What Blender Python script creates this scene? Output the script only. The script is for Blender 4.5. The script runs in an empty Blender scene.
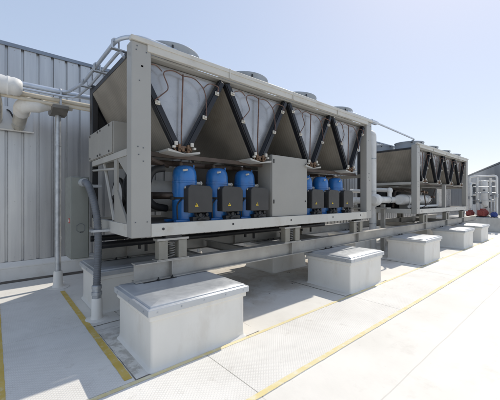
import bpy, bmesh, math, random
from mathutils import Vector, Matrix
random.seed(7)
PI = math.pi
scene = bpy.context.scene
COL = scene.collection

# ------------------------------------------------------------------ materials
def new_mat(name):
    m = bpy.data.materials.new(name); m.use_nodes = True
    nt = m.node_tree
    return m, nt, nt.nodes['Principled BSDF']

def nd(nt, typ, **kw):
    n = nt.nodes.new(typ)
    for k, v in kw.items(): setattr(n, k, v)
    return n

def math_n(nt, op, a, b=None, c=None):
    n = nd(nt, 'ShaderNodeMath', operation=op)
    for i, v in enumerate((a, b, c)):
        if v is None: continue
        if isinstance(v, (int, float)): n.inputs[i].default_value = v
        else: nt.links.new(v, n.inputs[i])
    return n.outputs[0]

def mix_col(nt, fac, a, b):
    n = nd(nt, 'ShaderNodeMix', data_type='RGBA')
    if isinstance(fac, (int, float)): n.inputs[0].default_value = fac
    else: nt.links.new(fac, n.inputs[0])
    for i, v in ((6, a), (7, b)):
        if isinstance(v, tuple): n.inputs[i].default_value = (*v[:3], 1)
        else: nt.links.new(v, n.inputs[i])
    return n.outputs[2]

def noise(nt, vec, scale, detail=4, rough=.55):
    n = nd(nt, 'ShaderNodeTexNoise')
    n.inputs['Scale'].default_value = scale; n.inputs['Detail'].default_value = detail
    n.inputs['Roughness'].default_value = rough
    if vec is not None: nt.links.new(vec, n.inputs['Vector'])
    return n.outputs['Fac']

def ramp(nt, fac, lo, hi):
    n = nd(nt, 'ShaderNodeMapRange'); n.interpolation_type = 'SMOOTHSTEP'
    nt.links.new(fac, n.inputs['Value'])
    n.inputs['From Min'].default_value = lo; n.inputs['From Max'].default_value = hi
    return n.outputs[0]

def objco(nt, scale=(1, 1, 1)):
    tc = nd(nt, 'ShaderNodeTexCoord'); mp = nd(nt, 'ShaderNodeMapping')
    mp.inputs['Scale'].default_value = scale
    nt.links.new(tc.outputs['Object'], mp.inputs['Vector'])
    return mp.outputs[0]

def mat(name, col, rough=.5, metal=0., var=.12, scale=3., dirt=None, dirt_amt=.3, dirt_scale=2.5, stretch=(1, 1, 1), bump=0., bscale=60., coat=0.):
    m, nt, p = new_mat(name)
    co = objco(nt, stretch)
    f = noise(nt, co, scale)
    lo = tuple(c*(1-var) for c in col); hi = tuple(min(1, c*(1+var)) for c in col)
    c = mix_col(nt, ramp(nt, f, .3, .7), lo, hi)
    if dirt:
        d = noise(nt, co, dirt_scale, 7, .68)
        c = mix_col(nt, math_n(nt, 'MULTIPLY', ramp(nt, d, .5, .72), dirt_amt), c, dirt)
    nt.links.new(c, p.inputs['Base Color'])
    p.inputs['Metallic'].default_value = metal
    r = math_n(nt, 'MULTIPLY_ADD', noise(nt, co, scale*4), .3, rough-.15)
    nt.links.new(r, p.inputs['Roughness'])
    if coat: p.inputs['Coat Weight'].default_value = coat
    if bump:
        b = nd(nt, 'ShaderNodeBump'); b.inputs['Strength'].default_value = bump; b.inputs['Distance'].default_value = .01
        nt.links.new(noise(nt, co, bscale, 3), b.inputs['Height']); nt.links.new(b.outputs[0], p.inputs['Normal'])
    return m

M = {}
M['cabinet'] = mat('cabinet_paint', (.305, .295, .268), .45, 0, .05, 1.5, (.30, .27, .22), .22, 3.0)
M['post'] = mat('post_paint', (.335, .328, .305), .34, 0, .04, 1.2, (.33, .30, .26), .15, 2.2)
M['rail'] = mat('rail_paint', (.40, .388, .355), .45, 0, .06, 2, (.35, .30, .24), .3, 3.5)
M['coil'] = mat('coil_fins', (.29, .262, .218), .6, .1, .3, 1.1, (.12, .10, .075), .5, 1.1)
M['coil_face'] = mat('coil_plate', (.40, .40, .405), .30, .55, .18, 2.2, (.27, .265, .26), .22, 2.0)
M['black'] = mat('black_steel', (.018, .018, .02), .38, 0, .2, 5)
M['bluebar'] = mat('black_header', (.010, .011, .015), .4, .1, .2, 4)
M['copper'] = mat('copper', (.15, .085, .062), .5, .4, .3, 14)
M['brass'] = mat('brass_fitting', (.17, .105, .065), .45, .5, .2, 20)
M['bracket'] = mat('white_bracket', (.50, .475, .42), .5, 0, .12, 10)
M['blue'] = mat('compressor_blue', (.018, .14, .40), .33, 0, .1, 4, (.03, .07, .14), .4, 6, coat=.3)
M['terminal'] = mat('terminal_box_plastic', (.034, .033, .032), .5, 0, .12, 6)
M['yellow'] = mat('warning_yellow', (.75, .52, .03), .5, 0, .05, 30)
M['ink'] = mat('black_ink', (.015, .015, .015), .6)
M['brown'] = mat('brown_pipe', (.075, .055, .043), .6, .1, .3, 4)
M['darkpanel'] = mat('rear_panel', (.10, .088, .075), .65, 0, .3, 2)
M['rubber'] = mat('black_rubber', (.016, .016, .016), .6, 0, .2, 10)
M['white_ins'] = mat('white_insulation', (.70, .69, .66), .55, 0, .06, 3, (.5, .47, .40), .4, 4, bump=.35, bscale=9)
M['cream'] = mat('cream_pipe', (.66, .60, .49), .5, 0, .08, 3, (.45, .38, .28), .4, 5)
M['galv'] = mat('galvanised', (.46, .48, .50), .42, .7, .16, 9, (.35, .36, .37), .4, 14)
M['galv_light'] = mat('galvanised_sheet', (.53, .55, .57), .42, .5, .05, 3, (.45, .46, .47), .22, 4)
M['alu'] = mat('aluminium_jacket', (.62, .59, .52), .38, .7, .1, 5)
M['conduit'] = mat('conduit_grey', (.50, .55, .62), .4, .5, .08, 5)
M['flex'] = mat('flex_conduit', (.13, .14, .155), .5, .1, .15, 8)
M['boxpaint'] = mat('enclosure_paint', (.18, .19, .17), .45, 0, .06, 3, (.16, .16, .14), .3, 4)
M['beam'] = mat('beam_galvanised', (.37, .358, .33), .45, .4, .14, 2.5, (.27, .24, .20), .45, 3.5)
M['membrane'] = mat('white_membrane', (.77, .745, .69), .6, 0, .04, 2, (.55, .48, .39), .30, 2.6, stretch=(1, 1, .4), bump=.3, bscale=5)
M['flashing'] = mat('flashing', (.70, .69, .66), .5, 0, .06, 1.4, (.5, .46, .4), .35, 2)
M['capflash'] = mat('cap_flashing', (.22, .26, .32), .45, .3, .1, 2)
M['cowl'] = mat('fan_cowl', (.30, .335, .375), .5, .1, .08, 3, (.2, .2, .2), .3, 4)
M['red'] = mat('pump_red', (.27, .06, .05), .55, 0, .15, 5)
M['pumpblue'] = mat('pump_blue', (.035, .07, .27), .5, 0, .15, 5)
M['concrete'] = mat('plinth_concrete', (.50, .49, .46), .85, 0, .12, 3)
M['screen'] = mat('screen_panel', (.22, .235, .26), .5, .2, .1, 1, stretch=(1, 1, .2))
M['screendark'] = mat('screen_frame', (.11, .12, .135), .5, .2, .1, 2)
M['labelred'] = mat('label_red', (.45, .06, .04), .5)
M['labelwhite'] = mat('label_white', (.75, .75, .72), .5)
M['saddle'] = mat('saddle_steel', (.17, .16, .145), .55, .2, .2, 5)
M['isol'] = mat('isolator_paint', (.25, .235, .195), .55, 0, .1, 5, (.2, .17, .12), .4, 6)
M['baserail'] = mat('base_rail_paint', (.52, .505, .46), .45, 0, .05, 2, (.36, .30, .22), .35, 3.2)
M['spring'] = mat('spring_steel', (.22, .21, .19), .45, .5)

nt = M['coil'].node_tree; p = nt.nodes['Principled BSDF']
wv = nd(nt, 'ShaderNodeTexWave', wave_type='BANDS', bands_direction='Y'); wv.inputs['Scale'].default_value = 14; wv.inputs['Distortion'].default_value = .3
nt.links.new(objco(nt), wv.inputs['Vector'])
src = p.inputs['Base Color'].links[0].from_socket
wv2 = nd(nt, 'ShaderNodeTexWave', wave_type='BANDS', bands_direction='Y'); wv2.inputs['Scale'].default_value = 5.5; wv2.inputs['Distortion'].default_value = .2
nt.links.new(objco(nt), wv2.inputs['Vector'])
nt.links.new(mix_col(nt, math_n(nt, 'MULTIPLY', wv2.outputs['Fac'], .28), src, (.12, .105, .085)), p.inputs['Base Color'])
b = nd(nt, 'ShaderNodeBump'); b.inputs['Strength'].default_value = .5; b.inputs['Distance'].default_value = .006
nt.links.new(wv.outputs['Fac'], b.inputs['Height']); nt.links.new(b.outputs[0], p.inputs['Normal'])
# wall cladding: pre-painted corrugated steel, faint vertical rain streaks
m, nt, p = new_mat('wall_cladding'); M['cladding'] = m
co = objco(nt, (2.2, 2.2, .12))
c = mix_col(nt, ramp(nt, noise(nt, co, 3, 6), .3, .7), (.47, .475, .485), (.57, .575, .575))
c = mix_col(nt, math_n(nt, 'MULTIPLY', ramp(nt, noise(nt, objco(nt, (9, 9, .25)), 2, 6), .55, .75), .35), c, (.36, .36, .35))
nt.links.new(c, p.inputs['Base Color']); p.inputs['Metallic'].default_value = .85
nt.links.new(math_n(nt, 'MULTIPLY_ADD', noise(nt, objco(nt), 2), .2, .28), p.inputs['Roughness'])

# roof membrane: off white sheets, weld seams, footprints of dirt, ponding stains under the machines
m, nt, p = new_mat('roof_membrane'); M['roof'] = m
co = objco(nt)
c = mix_col(nt, ramp(nt, noise(nt, co, .8, 5), .3, .7), (.69, .665, .61), (.77, .745, .69))
d = ramp(nt, noise(nt, co, 2.3, 8, .7), .52, .74)
c = mix_col(nt, math_n(nt, 'MULTIPLY', d, .30), c, (.47, .43, .37))
spots = ramp(nt, noise(nt, co, 14, 6, .7), .62, .74)
c = mix_col(nt, math_n(nt, 'MULTIPLY', spots, .28), c, (.36, .32, .27))
sep = nd(nt, 'ShaderNodeSeparateXYZ'); nt.links.new(co, sep.inputs[0])
X, Y = sep.outputs[0], sep.outputs[1]
# ponding stain region between the piers
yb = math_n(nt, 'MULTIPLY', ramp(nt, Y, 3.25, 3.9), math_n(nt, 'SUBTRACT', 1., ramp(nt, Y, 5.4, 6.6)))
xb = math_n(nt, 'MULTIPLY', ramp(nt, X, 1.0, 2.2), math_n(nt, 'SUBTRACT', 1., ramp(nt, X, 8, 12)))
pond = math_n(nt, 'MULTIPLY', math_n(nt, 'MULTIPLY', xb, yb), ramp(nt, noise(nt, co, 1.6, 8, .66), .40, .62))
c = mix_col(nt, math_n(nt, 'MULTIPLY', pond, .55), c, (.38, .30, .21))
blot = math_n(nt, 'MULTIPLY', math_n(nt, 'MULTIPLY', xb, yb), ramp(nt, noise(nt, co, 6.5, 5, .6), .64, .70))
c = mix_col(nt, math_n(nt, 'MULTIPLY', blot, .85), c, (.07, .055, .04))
# moss and grit caught along the walkway edge
eb = math_n(nt, 'MULTIPLY', ramp(nt, X, .95, 1.05), math_n(nt, 'SUBTRACT', 1., ramp(nt, X, 1.12, 1.5)))
eb = math_n(nt, 'MULTIPLY', eb, math_n(nt, 'MULTIPLY', ramp(nt, Y, 2.8, 3.05), math_n(nt, 'SUBTRACT', 1., ramp(nt, Y, 3.9, 4.6))))
moss = math_n(nt, 'MULTIPLY', eb, ramp(nt, noise(nt, co, 9, 7, .7), .40, .60))
c = mix_col(nt, math_n(nt, 'MULTIPLY', moss, .45), c, (.17, .135, .085))
# weld seams
def seam(v, period, off, w):
    f = math_n(nt, 'FRACT', math_n(nt, 'DIVIDE', math_n(nt, 'ADD', v, off), period))
    return math_n(nt, 'LESS_THAN', f, w/period)
wob = math_n(nt, 'MULTIPLY_ADD', noise(nt, co, 1.2, 2), .03, 0)
s1 = seam(math_n(nt, 'ADD', Y, wob), 1.55, .35, .012); s2 = seam(math_n(nt, 'ADD', X, wob), 6.2, 4.4, .012)
sm = math_n(nt, 'MAXIMUM', s1, s2)
c = mix_col(nt, math_n(nt, 'MULTIPLY', sm, .33), c, (.36, .33, .29))
nt.links.new(c, p.inputs['Base Color']); p.inputs['Roughness'].default_value = .62
b = nd(nt, 'ShaderNodeBump'); b.inputs['Strength'].default_value = .4; b.inputs['Distance'].default_value = .02
nt.links.new(math_n(nt, 'ADD', noise(nt, co, 3, 4), math_n(nt, 'MULTIPLY', sm, .3)), b.inputs['Height']); nt.links.new(b.outputs[0], p.inputs['Normal'])

# walkway pads: raised diamond studs in a lattice, grime between the studs
m, nt, p = new_mat('walkway_pad'); M['pad'] = m
co = objco(nt)
sep = nd(nt, 'ShaderNodeSeparateXYZ'); nt.links.new(co, sep.inputs[0])
pit = .036
u = math_n(nt, 'MULTIPLY', math_n(nt, 'ADD', sep.outputs[0], sep.outputs[1]), PI/pit)
v = math_n(nt, 'MULTIPLY', math_n(nt, 'SUBTRACT', sep.outputs[0], sep.outputs[1]), PI/pit)
g = math_n(nt, 'MULTIPLY', math_n(nt, 'ABSOLUTE', math_n(nt, 'SINE', u)), math_n(nt, 'ABSOLUTE', math_n(nt, 'SINE', v)))
stud = ramp(nt, g, .30, .62)
c = mix_col(nt, ramp(nt, noise(nt, co, 1.3, 6), .3, .7), (.73, .71, .665), (.79, .77, .725))
gr = math_n(nt, 'MULTIPLY_ADD', ramp(nt, noise(nt, co, 1.8, 6, .65), .35, .7), .30, .05)
c = mix_col(nt, math_n(nt, 'MULTIPLY', math_n(nt, 'SUBTRACT', 1., stud), gr), c, (.40, .375, .34))
c = mix_col(nt, math_n(nt, 'MULTIPLY', ramp(nt, noise(nt, co, 4, 9, .74), .56, .74), .42), c, (.36, .32, .27))
nt.links.new(c, p.inputs['Base Color']); p.inputs['Roughness'].default_value = .6
b = nd(nt, 'ShaderNodeBump'); b.inputs['Strength'].default_value = .32; b.inputs['Distance'].default_value = .006
nt.links.new(stud, b.inputs['Height']); nt.links.new(b.outputs[0], p.inputs['Normal'])

# worn yellow paint in two copies, deeper for shade and paler for sun
m, nt, p = new_mat('yellow_line_paint'); M['yline'] = m  # side lines, the deeper shaded copy
co = objco(nt)
c = mix_col(nt, ramp(nt, noise(nt, co, 3, 5), .3, .7), (.56, .39, .07), (.66, .48, .13))
c = mix_col(nt, math_n(nt, 'MULTIPLY', ramp(nt, noise(nt, co, 13, 8, .7), .50, .68), .6), c, (.70, .62, .42))
nt.links.new(c, p.inputs['Base Color']); p.inputs['Roughness'].default_value = .6

m, nt, p = new_mat('sunlit_worn_yellow'); M['ysunlit'] = m  # front lines: same paint, washed paler to stand for full sun
co = objco(nt)
c = mix_col(nt, ramp(nt, noise(nt, co, 2.5, 5), .3, .7), (.72, .60, .27), (.75, .67, .42))
c = mix_col(nt, math_n(nt, 'MULTIPLY', ramp(nt, noise(nt, co, 11, 8, .7), .46, .66), .7), c, (.76, .73, .62))
nt.links.new(c, p.inputs['Base Color']); p.inputs['Roughness'].default_value = .6

# ------------------------------------------------------------------ mesh builder
def fillet(path, r, n=6):
    P = [Vector(p) for p in path]; out = [P[0]]
    for i in range(1, len(P)-1):
        a, b, c = P[i-1], P[i], P[i+1]
        d1 = min(r, (a-b).length*.49); d2 = min(r, (c-b).length*.49)
        s = b+(a-b).normalized()*d1; e = b+(c-b).normalized()*d2
        for k in range(n+1):
            t = k/n; out.append(s*(1-t)**2+b*2*t*(1-t)+e*t*t)
    out.append(P[-1]); return out

class MB:
    def __init__(s): s.v = []; s.f = []; s.cuts = []
    def cut(s): s.cuts.append((len(s.v), len(s.f)))
    def box(s, x0, y0, z0, x1, y1, z1, mtx=None):
        n = len(s.v)
        for z in (z0, z1):
            for x, y in ((x0, y0), (x1, y0), (x1, y1), (x0, y1)):
                p = Vector((x, y, z)); s.v.append(mtx @ p if mtx else p)
        s.f += [tuple(n+i for i in q) for q in ((0, 3, 2, 1), (4, 5, 6, 7), (0, 1, 5, 4), (1, 2, 6, 5), (2, 3, 7, 6), (3, 0, 4, 7))]
        return s
    def prism(s, poly, a, b, axis='y'):
        """poly in the two other axes, extruded along axis from a to b"""
        n = len(s.v); k = len(poly)
        for t in (a, b):
            for q in poly:
                s.v.append(Vector((q[0], t, q[1])) if axis == 'y' else Vector((t, q[0], q[1])) if axis == 'x' else Vector((q[0], q[1], t)))
        s.f.append(tuple(n+i for i in range(k))); s.f.append(tuple(n+k+i for i in reversed(range(k))))
        for i in range(k): s.f.append((n+i, n+(i+1) % k, n+k+(i+1) % k, n+k+i))
        return s
    def rings(s, rings, cap0=True, cap1=True):
        n = len(s.v); k = len(rings[0])
        for r in rings: s.v += [Vector(q) for q in r]
        for j in range(len(rings)-1):
            for i in range(k):
                a = n+j*k+i; b = n+j*k+(i+1) % k
                s.f.append((a, b, b+k, a+k))
        if cap0: s.f.append(tuple(n+i for i in reversed(range(k))))
        if cap1: s.f.append(tuple(n+(len(rings)-1)*k+i for i in range(k)))
        return s
    def tube(s, path, r, n=10, rfun=None):
        P = [Vector(p) for p in path]
        t0 = (P[1]-P[0]).normalized()
        u = t0.orthogonal().normalized(); R = []
        prev = t0
        for i, p in enumerate(P):
            t = ((P[min(i+1, len(P)-1)]-P[max(i-1, 0)])).normalized()
            q = prev.rotation_difference(t); u = (q @ u).normalized(); prev = t
            w = t.cross(u).normalized(); rr = rfun(i) if rfun else r
            R.append([p+(u*math.cos(2*PI*k/n)+w*math.sin(2*PI*k/n))*rr for k in range(n)])
        return s.rings(R)
    def lathe(s, c, prof, n=24, axis='z', cap=True):
        R = []
        for r, h in prof:
            ring = []
            for k in range(n):
                a = 2*PI*k/n; x, y = r*math.cos(a), r*math.sin(a)
                ring.append((c[0]+x, c[1]+y, c[2]+h) if axis == 'z' else (c[0]+h, c[1]+x, c[2]+y) if axis == 'x' else (c[0]+y, c[1]+h, c[2]+x))
            R.append(ring)
        return s.rings(R, cap, cap)
    def cyl(s, a, b, r, n=14): return s.tube([a, b], r, n)
    def pieces(s, *a, **kw):
        """every connected piece becomes a mesh of its own"""
        cuts = s.cuts
        if not cuts:
            par = list(range(len(s.v)))
            def find(i):
                while par[i] != i: par[i] = par[par[i]]; i = par[i]
                return i
            for f in s.f:
                r = find(f[0])
                for i in f[1:]: par[find(i)] = r
            groups = {}
            for f in s.f: groups.setdefault(find(f[0]), []).append(f)
        else:
            groups = {}; b = [(0, 0)]+[c for c in cuts if c[0] not in (0, len(s.v))]+[(len(s.v), len(s.f))]
            for i in range(len(b)-1): groups[i] = s.f[b[i][1]:b[i+1][1]]
        out = []
        for g in groups.values():
            m_ = MB(); idx = {}
            for f in g:
                for i in f:
                    if i not in idx: idx[i] = len(m_.v); m_.v.append(s.v[i])
                m_.f.append(tuple(idx[i] for i in f))
            out.append(m_.build(*a, **kw))
        return out
    def build(s, name, material, parent=None, bevel=0., smooth=35, loc=None):
        me = bpy.data.meshes.new(name); me.from_pydata([tuple(v) for v in s.v], [], s.f)
        bm = bmesh.new(); bm.from_mesh(me); bmesh.ops.recalc_face_normals(bm, faces=bm.faces); bm.to_mesh(me); bm.free()
        me.materials.append(material)
        if smooth:
            me.shade_smooth(); me.set_sharp_from_angle(angle=math.radians(smooth))
        o = bpy.data.objects.new(name, me); COL.objects.link(o)
        if parent: o.parent = parent
        if loc: o.location = loc
        if bevel:
            b = o.modifiers.new('bevel', 'BEVEL'); b.width = bevel; b.segments = 2; b.limit_method = 'ANGLE'; b.angle_limit = math.radians(40)
            b.harden_normals = False
        return o

def tag(o, label=None, cat=None, group=None, kind=None):
    if label: o['label'] = label
    if cat: o['category'] = cat
    if group: o['group'] = group
    if kind: o['kind'] = kind
    return o

def thing(name, label, cat, loc=(0, 0, 0), group=None):
    o = bpy.data.objects.new(name, None); COL.objects.link(o); o.location = loc; o.empty_display_size = .2
    return tag(o, label, cat, group)

def copy_tree(o, parent=None):
    c = o.copy(); COL.objects.link(c)
    if parent: c.parent = parent
    for ch in list(o.children): copy_tree(ch, c)
    return c

# ------------------------------------------------------------------ ground, walkways
tag(MB().box(-40, -40, -.3, 75, 60, 0).build('roof_floor', M['roof'], smooth=0), kind='structure')
gm = mat('far_ground', (.20, .20, .17), .9, 0, .3, .02)
tag(MB().box(-900, -900, -14, 1500, 1500, -13).build('ground', gm, smooth=0), kind='structure')

w = MB()
xs = [-1.2, 1.8, 4.85, 7.9, 10.95, 14.0, 17.0]
for a, b_ in zip(xs[:-1], xs[1:]): w.box(a+.004, 1.90, .0, b_-.004, 2.86, .008)
tag(w.build('walkway', M['pad'], smooth=0), kind='structure')
w = MB()
ys = [2.864, 4.6, 6.3, 7.93]
for a, b_ in zip(ys[:-1], ys[1:]): w.box(.0, a+.004, .0, 1.03, b_-.004, .008)
w.box(-3.2, 7.0, 0, -.008, 7.93, .007)
tag(w.build('side_walkway', M['pad'], smooth=0), kind='structure')
def wavy(x0, y0, x1, y1, wd, n=60):
    """painted line with hand painted edges"""
    m_ = MB(); d = Vector((x1-x0, y1-y0)); L = d.length; d /= L; nn = Vector((-d.y, d.x)); A = []
    for i in range(n+1):
        t = i/n; c_ = Vector((x0, y0))+d*L*t
        A.append((c_+nn*(wd/2+random.uniform(-.0025, .0025)), c_-nn*(wd/2+random.uniform(-.0025, .0025))))
    for i in range(n):
        (a, b2), (c2, d2) = A[i], A[i+1]; k = len(m_.v)
        m_.v += [Vector((*q, .0105)) for q in (a, b2, d2, c2)]; m_.f.append((k, k+1, k+2, k+3))
    return m_
for args in ((-1.2, 2.83, 17, 2.83, .05, 200), (-1.2, 1.93, 17, 1.93, .06, 200), (.985, 2.92, .985, 6.55, .076), (.045, 2.92, .045, 6.9, .075)):
    tag(wavy(*args).build('yellow_line', M['ysunlit' if args[1] == args[3] else 'yline'], smooth=0), kind='structure')

M['grime'] = mat('grime_edge', (.30, .27, .23), .8, 0, .3, 6)
def wob_rect(x0, y0, x1, y1, z, n=14, a=.008):
    pts = []
    for (ax, ay, bx, by) in ((x0, y0, x1, y0), (x1, y0, x1, y1), (x1, y1, x0, y1), (x0, y1, x0, y0)):
        for i in range(n):
            t = i/n; pts.append(Vector((ax+(bx-ax)*t+random.uniform(-a, a), ay+(by-ay)*t+random.uniform(-a, a), z)))
    return pts
pb, pg_ = MB(), MB()
for (x0, y0, x1, y1) in ((1.04, 2.88, 2.66, 4.2), (4.78, 2.88, 6.42, 4.2), (8.5, 2.88, 10.15, 4.2), (12.25, 2.88, 13.9, 4.2), (1.02, 4.46, 1.42, 4.86)):
    for m_, e, z in ((pg_, .007, .003), (pb, 0, .0065)):
        n = len(m_.v); pts = wob_rect(x0-e, y0-e, x1+e, y1+e, z, a=.006); m_.v += pts; m_.f.append(tuple(range(n, n+len(pts))))
tag(pg_.build('roof_patch_edge', M['grime'], smooth=0), kind='structure')
tag(pb.build('roof_patch', M['roof'], smooth=0), kind='structure')

# ------------------------------------------------------------------ corrugated wall
wall = thing('metal_wall', 'long grey corrugated metal wall with dark cap standing behind both chillers', 'wall', (0, 8, 0))
prof = []
x = -7.0
while x < 34:
    prof += [(x, 0), (x+.212, 0), (x+.216, .058), (x+.258, .058), (x+.268, 0)]; x += .268
x1 = x
k = MB(); n0 = len(prof)
R0 = [(px_, py_, .43) for px_, py_ in prof]; R1 = [(px_, py_, 4.97) for px_, py_ in prof]
k.v = [Vector(q) for q in R0+R1]
k.f = [(i, i+1, n0+i+1, n0+i) for i in range(n0-1)]
xq = -7.0; c_ = 0
while xq < x1-.2:
    for z in (.52, 1.7, 2.9, 4.1, 4.9):
        k.lathe((xq+.105, -.004, z), [(.011, 0), (.011, .003), (.006, -.004)], 6, 'y')
    if c_ % 4 == 3: k.box(xq+.190, -.0035, .432, xq+.2115, -.0005, 4.968)
    xq += .268; c_ += 1
k.build('cladding', M['cladding'], wall, smooth=0)
k = MB(); k.box(-7.0, .06, 0, x1, .36, 4.96); k.build('wall_core', M['screendark'], wall, smooth=0)
k = MB(); k.box(-7.02, -.03, 4.955, x1+.02, -.004, 5.03); k.box(-7.02, -.004, 4.975, x1+.02, .39, 5.03); k.build('cap_flashing', M['capflash'], wall, smooth=0)
k = MB()
k.prism([(-.075, .0), (-.075, .30), (-.085, .305), (-.085, .335), (-.01, .425), (.055, .425), (.055, .0)], -7.0, x1, 'x')
for q in range(13): k.box(-6+q*3.05, -.079, .01, -5.988+q*3.05, -.07, .30)
k.build('base_flashing', M['flashing'], wall, smooth=0)
k = MB(); k.prism([(-.14, .006), (-.09, .02), (-.074, .05), (-.074, .0)], -7, x1, 'x'); k.build('curb_shade_strip', M['darkpanel'], wall, smooth=0)  # dark strip along the curb foot stands in for its shade line

# ------------------------------------------------------------------ piers
def rrect(x0, y0, x1, y1, z, r, n=4):
    out = []
    for cx, cy, a0 in ((x1-r, y1-r, 0), (x0+r, y1-r, 90), (x0+r, y0+r, 180), (x1-r, y0+r, 270)):
        for i in range(n+1):
            a = math.radians(a0+90*i/n); out.append((cx+r*math.cos(a), cy+r*math.sin(a), z))
    return out
def pier_body(W, D):
    b = MB(); H = .60
    def rr(off, z): return rrect(-off, -off, W+off, D+off, z, .03+max(0, off)*.8)
    b.rings([rr(.035, .003), rr(.03, .012), rr(.012, .022), rr(.005, .045), rr(.001, .09), rr(0, .2), rr(0, H)])
    return b
def make_pier(label):
    r = thing('equipment_pier', label, 'pier', (0, 0, 0), 'roof piers carrying the long steel beams')
    W, D = 1.22, 1.0
    pier_body(W, D).build('body', M['membrane'], r, smooth=50)
    k = MB(); k.rings([rrect(-.022, -.022, W+.022, D+.022, z, .02) for z in (.515, .572)]); k.build('counter_flashing', M['membrane'], r, bevel=.006)
    k = MB()
    k.rings([rrect(-e, -e, W+e, D+e, z, .006, 1) for e, z in ((.046, .573), (.046, .640), (.042, .643), (.012, .646), (.008, .650), (.008, .662), (.002, .667), (-.2, .6715))])
    lid = k.build('lid', M['galv_light'], r, bevel=.003)
    k = MB()
    for qx in (.05, .32, .60, .9, 1.17): k.lathe((qx, -.046, .607), [(.009, -.006), (.009, 0)], 8, 'y')
    for qy in (.08, .5, .92): k.lathe((-.046, qy, .607), [(.009, -.006), (.009, 0)], 8, 'x')
    k.pieces('screw', M['galv'], lid)
    return r
pier = None
PX = [1.20, 4.98, 8.72, 12.48, 15.0]
front_lab = ['large white pier nearest the camera with a galvanised lid under the beam end',
             'second white pier from the camera, under the right end of the near chiller',
             'third white pier from the camera, in the gap between the chillers',
             'fourth white pier from the camera, under the farther chiller',
             'fifth and farthest white pier of the front row, beyond the others']
back_lab = ['rear white pier beside the flexible conduit under the left end of the near chiller',
            'rear white pier seen below the middle of the near chiller behind the front beam',
            'rear white pier in the gap between the chillers behind the front beam',
            'rear white pier below the left half of the farther chiller',
            'rear white pier below the right end of the farther chiller']
for row, (yy, labs) in enumerate(((2.90, front_lab), (4.90, back_lab))):
    for xx, lb in zip(PX, labs):
        if pier is None: pier = make_pier(lb); o = pier
        else: o = copy_tree(pier); o['label'] = lb
        o.location = (xx, yy, 0)

# ------------------------------------------------------------------ beams
def make_beam(label, y, x0, x1):
    r = thing('steel_beam', label, 'steel beam', (x0, y, .676), 'long steel beams under the chillers')
    L = x1-x0; h = .24
    k = MB(); k.prism([(-.075, 0), (.075, 0), (.075, .013), (.006, .016), (.006, h-.016), (.075, h-.013), (.075, h), (-.075, h), (-.075, h-.013), (-.006, h-.016), (-.006, .016), (-.075, .013)], 0, L, 'x')
    k.build('girder', M['beam'], r, smooth=0)
    for xx in (.50, 2.99, 5.49, 10.1, 12.45, 14.85):
        k = MB(); k.box(xx-.005, -.073, .0165, xx+.005, -.0065, h-.0165); k.box(xx-.005, .0065, .0165, xx+.005, .073, h-.0165)
        k.pieces('stiffener', M['beam'], r, smooth=0)
    for px_ in PX:
        a = px_-x0+.55
        k = MB(); k.box(a-.30, -.11, -.0045, a+.16, .11, -.0005)
        for sx in (-.1, .1):
            for sy in (-.092, .092): k.lathe((a+sx, sy, -.001), [(.016, 0), (.016, .02), (.009, .021), (.009, .04)], 6)
        k.build('sole_plate', M['rubber'], r, smooth=0)
    return r
make_beam('long front steel beam running over the front piers below both chillers', 3.84, 1.36, 18.6)
make_beam('long rear steel beam half hidden below the back of both chillers', 5.62, 1.36, 18.6)
cb_lab = ['first dark cross beam between the long beams, at the left end of the near chiller', 'cross beam between the long beams below the middle of the near chiller', 'cross beam between the long beams at the right end of the near chiller',
          'cross beam between the long beams at the left end of the farther chiller', 'cross beam between the long beams at the right end of the farther chiller']
for xx, lb in zip((2.55, 3.55, 5.9, 11.9, 15.4), cb_lab):
    k = MB(); h = .15
    k.prism([(xx-.05, .70), (xx+.05, .70), (xx+.05, .71), (xx+.005, .71), (xx+.005, .84), (xx+.05, .84), (xx+.05, .85), (xx-.05, .85), (xx-.05, .84), (xx-.005, .84), (xx-.005, .71), (xx-.05, .71)], 3.92, 5.54)
    tag(k.build('cross_beam', M['beam'], smooth=0), lb, 'cross beam', 'cross beams between the long beams')

# ------------------------------------------------------------------ vibration isolators
def make_isolator(label):
    r = thing('vibration_isolator', label, 'isolator', (0, 0, 0), 'spring isolators between beams and chillers')
    k = MB(); k.box(-.24, -.07, 0, .24, .08, .014); k.build('base_plate', M['beam'], r, smooth=0)
    for s in (-1, 1):
        k = MB(); k.box(s*.145-.065, -.062, .0145, s*.145+.065, .062, .265); k.build('housing', M['isol'], r, bevel=.006)
    k = MB(); path = []
    for i in range(90):
        a = 2*PI*i/15; path.append((.046*math.cos(a), .046*math.sin(a), .03+i/90*.2))
    k.tube(path, .0085, 6); k.build('spring', M['spring'], r)
    k = MB(); k.box(-.2, -.055, .238, .2, .055, .2645, None) if False else k.box(-.078, -.05, .24, .078, .05, .262); k.build('spring_cap', M['black'], r, bevel=.003)
    k = MB(); k.box(-.235, -.075, .267, .235, .08, .297); k.build('top_plate', M['beam'], r, bevel=.003)
    k = MB(); k.box(-.12, -.078, .299, .12, .055, .334); k.build('rubber_pad', M['rubber'], r, bevel=.004)
    return r
IX = [1.88, 4.38, 6.85, 11.4, 13.85, 16.1]
iso_lab = ['under the left corner post of the near chiller', 'under the middle of the near chiller', 'under the right corner post of the near chiller',
           'under the left corner post of the farther chiller', 'under the middle of the farther chiller', 'under the right end of the farther chiller']
iso = None
for yy, wh in ((3.84, 'front'), (5.62, 'rear')):
    for xx, lb in zip(IX, iso_lab):
        L_ = 'spring isolator on the %s beam %s' % (wh, lb)
        if iso is None: iso = make_isolator(L_); o = iso
        else: o = copy_tree(iso); o['label'] = L_
        o.location = (xx, yy, .917)

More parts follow.
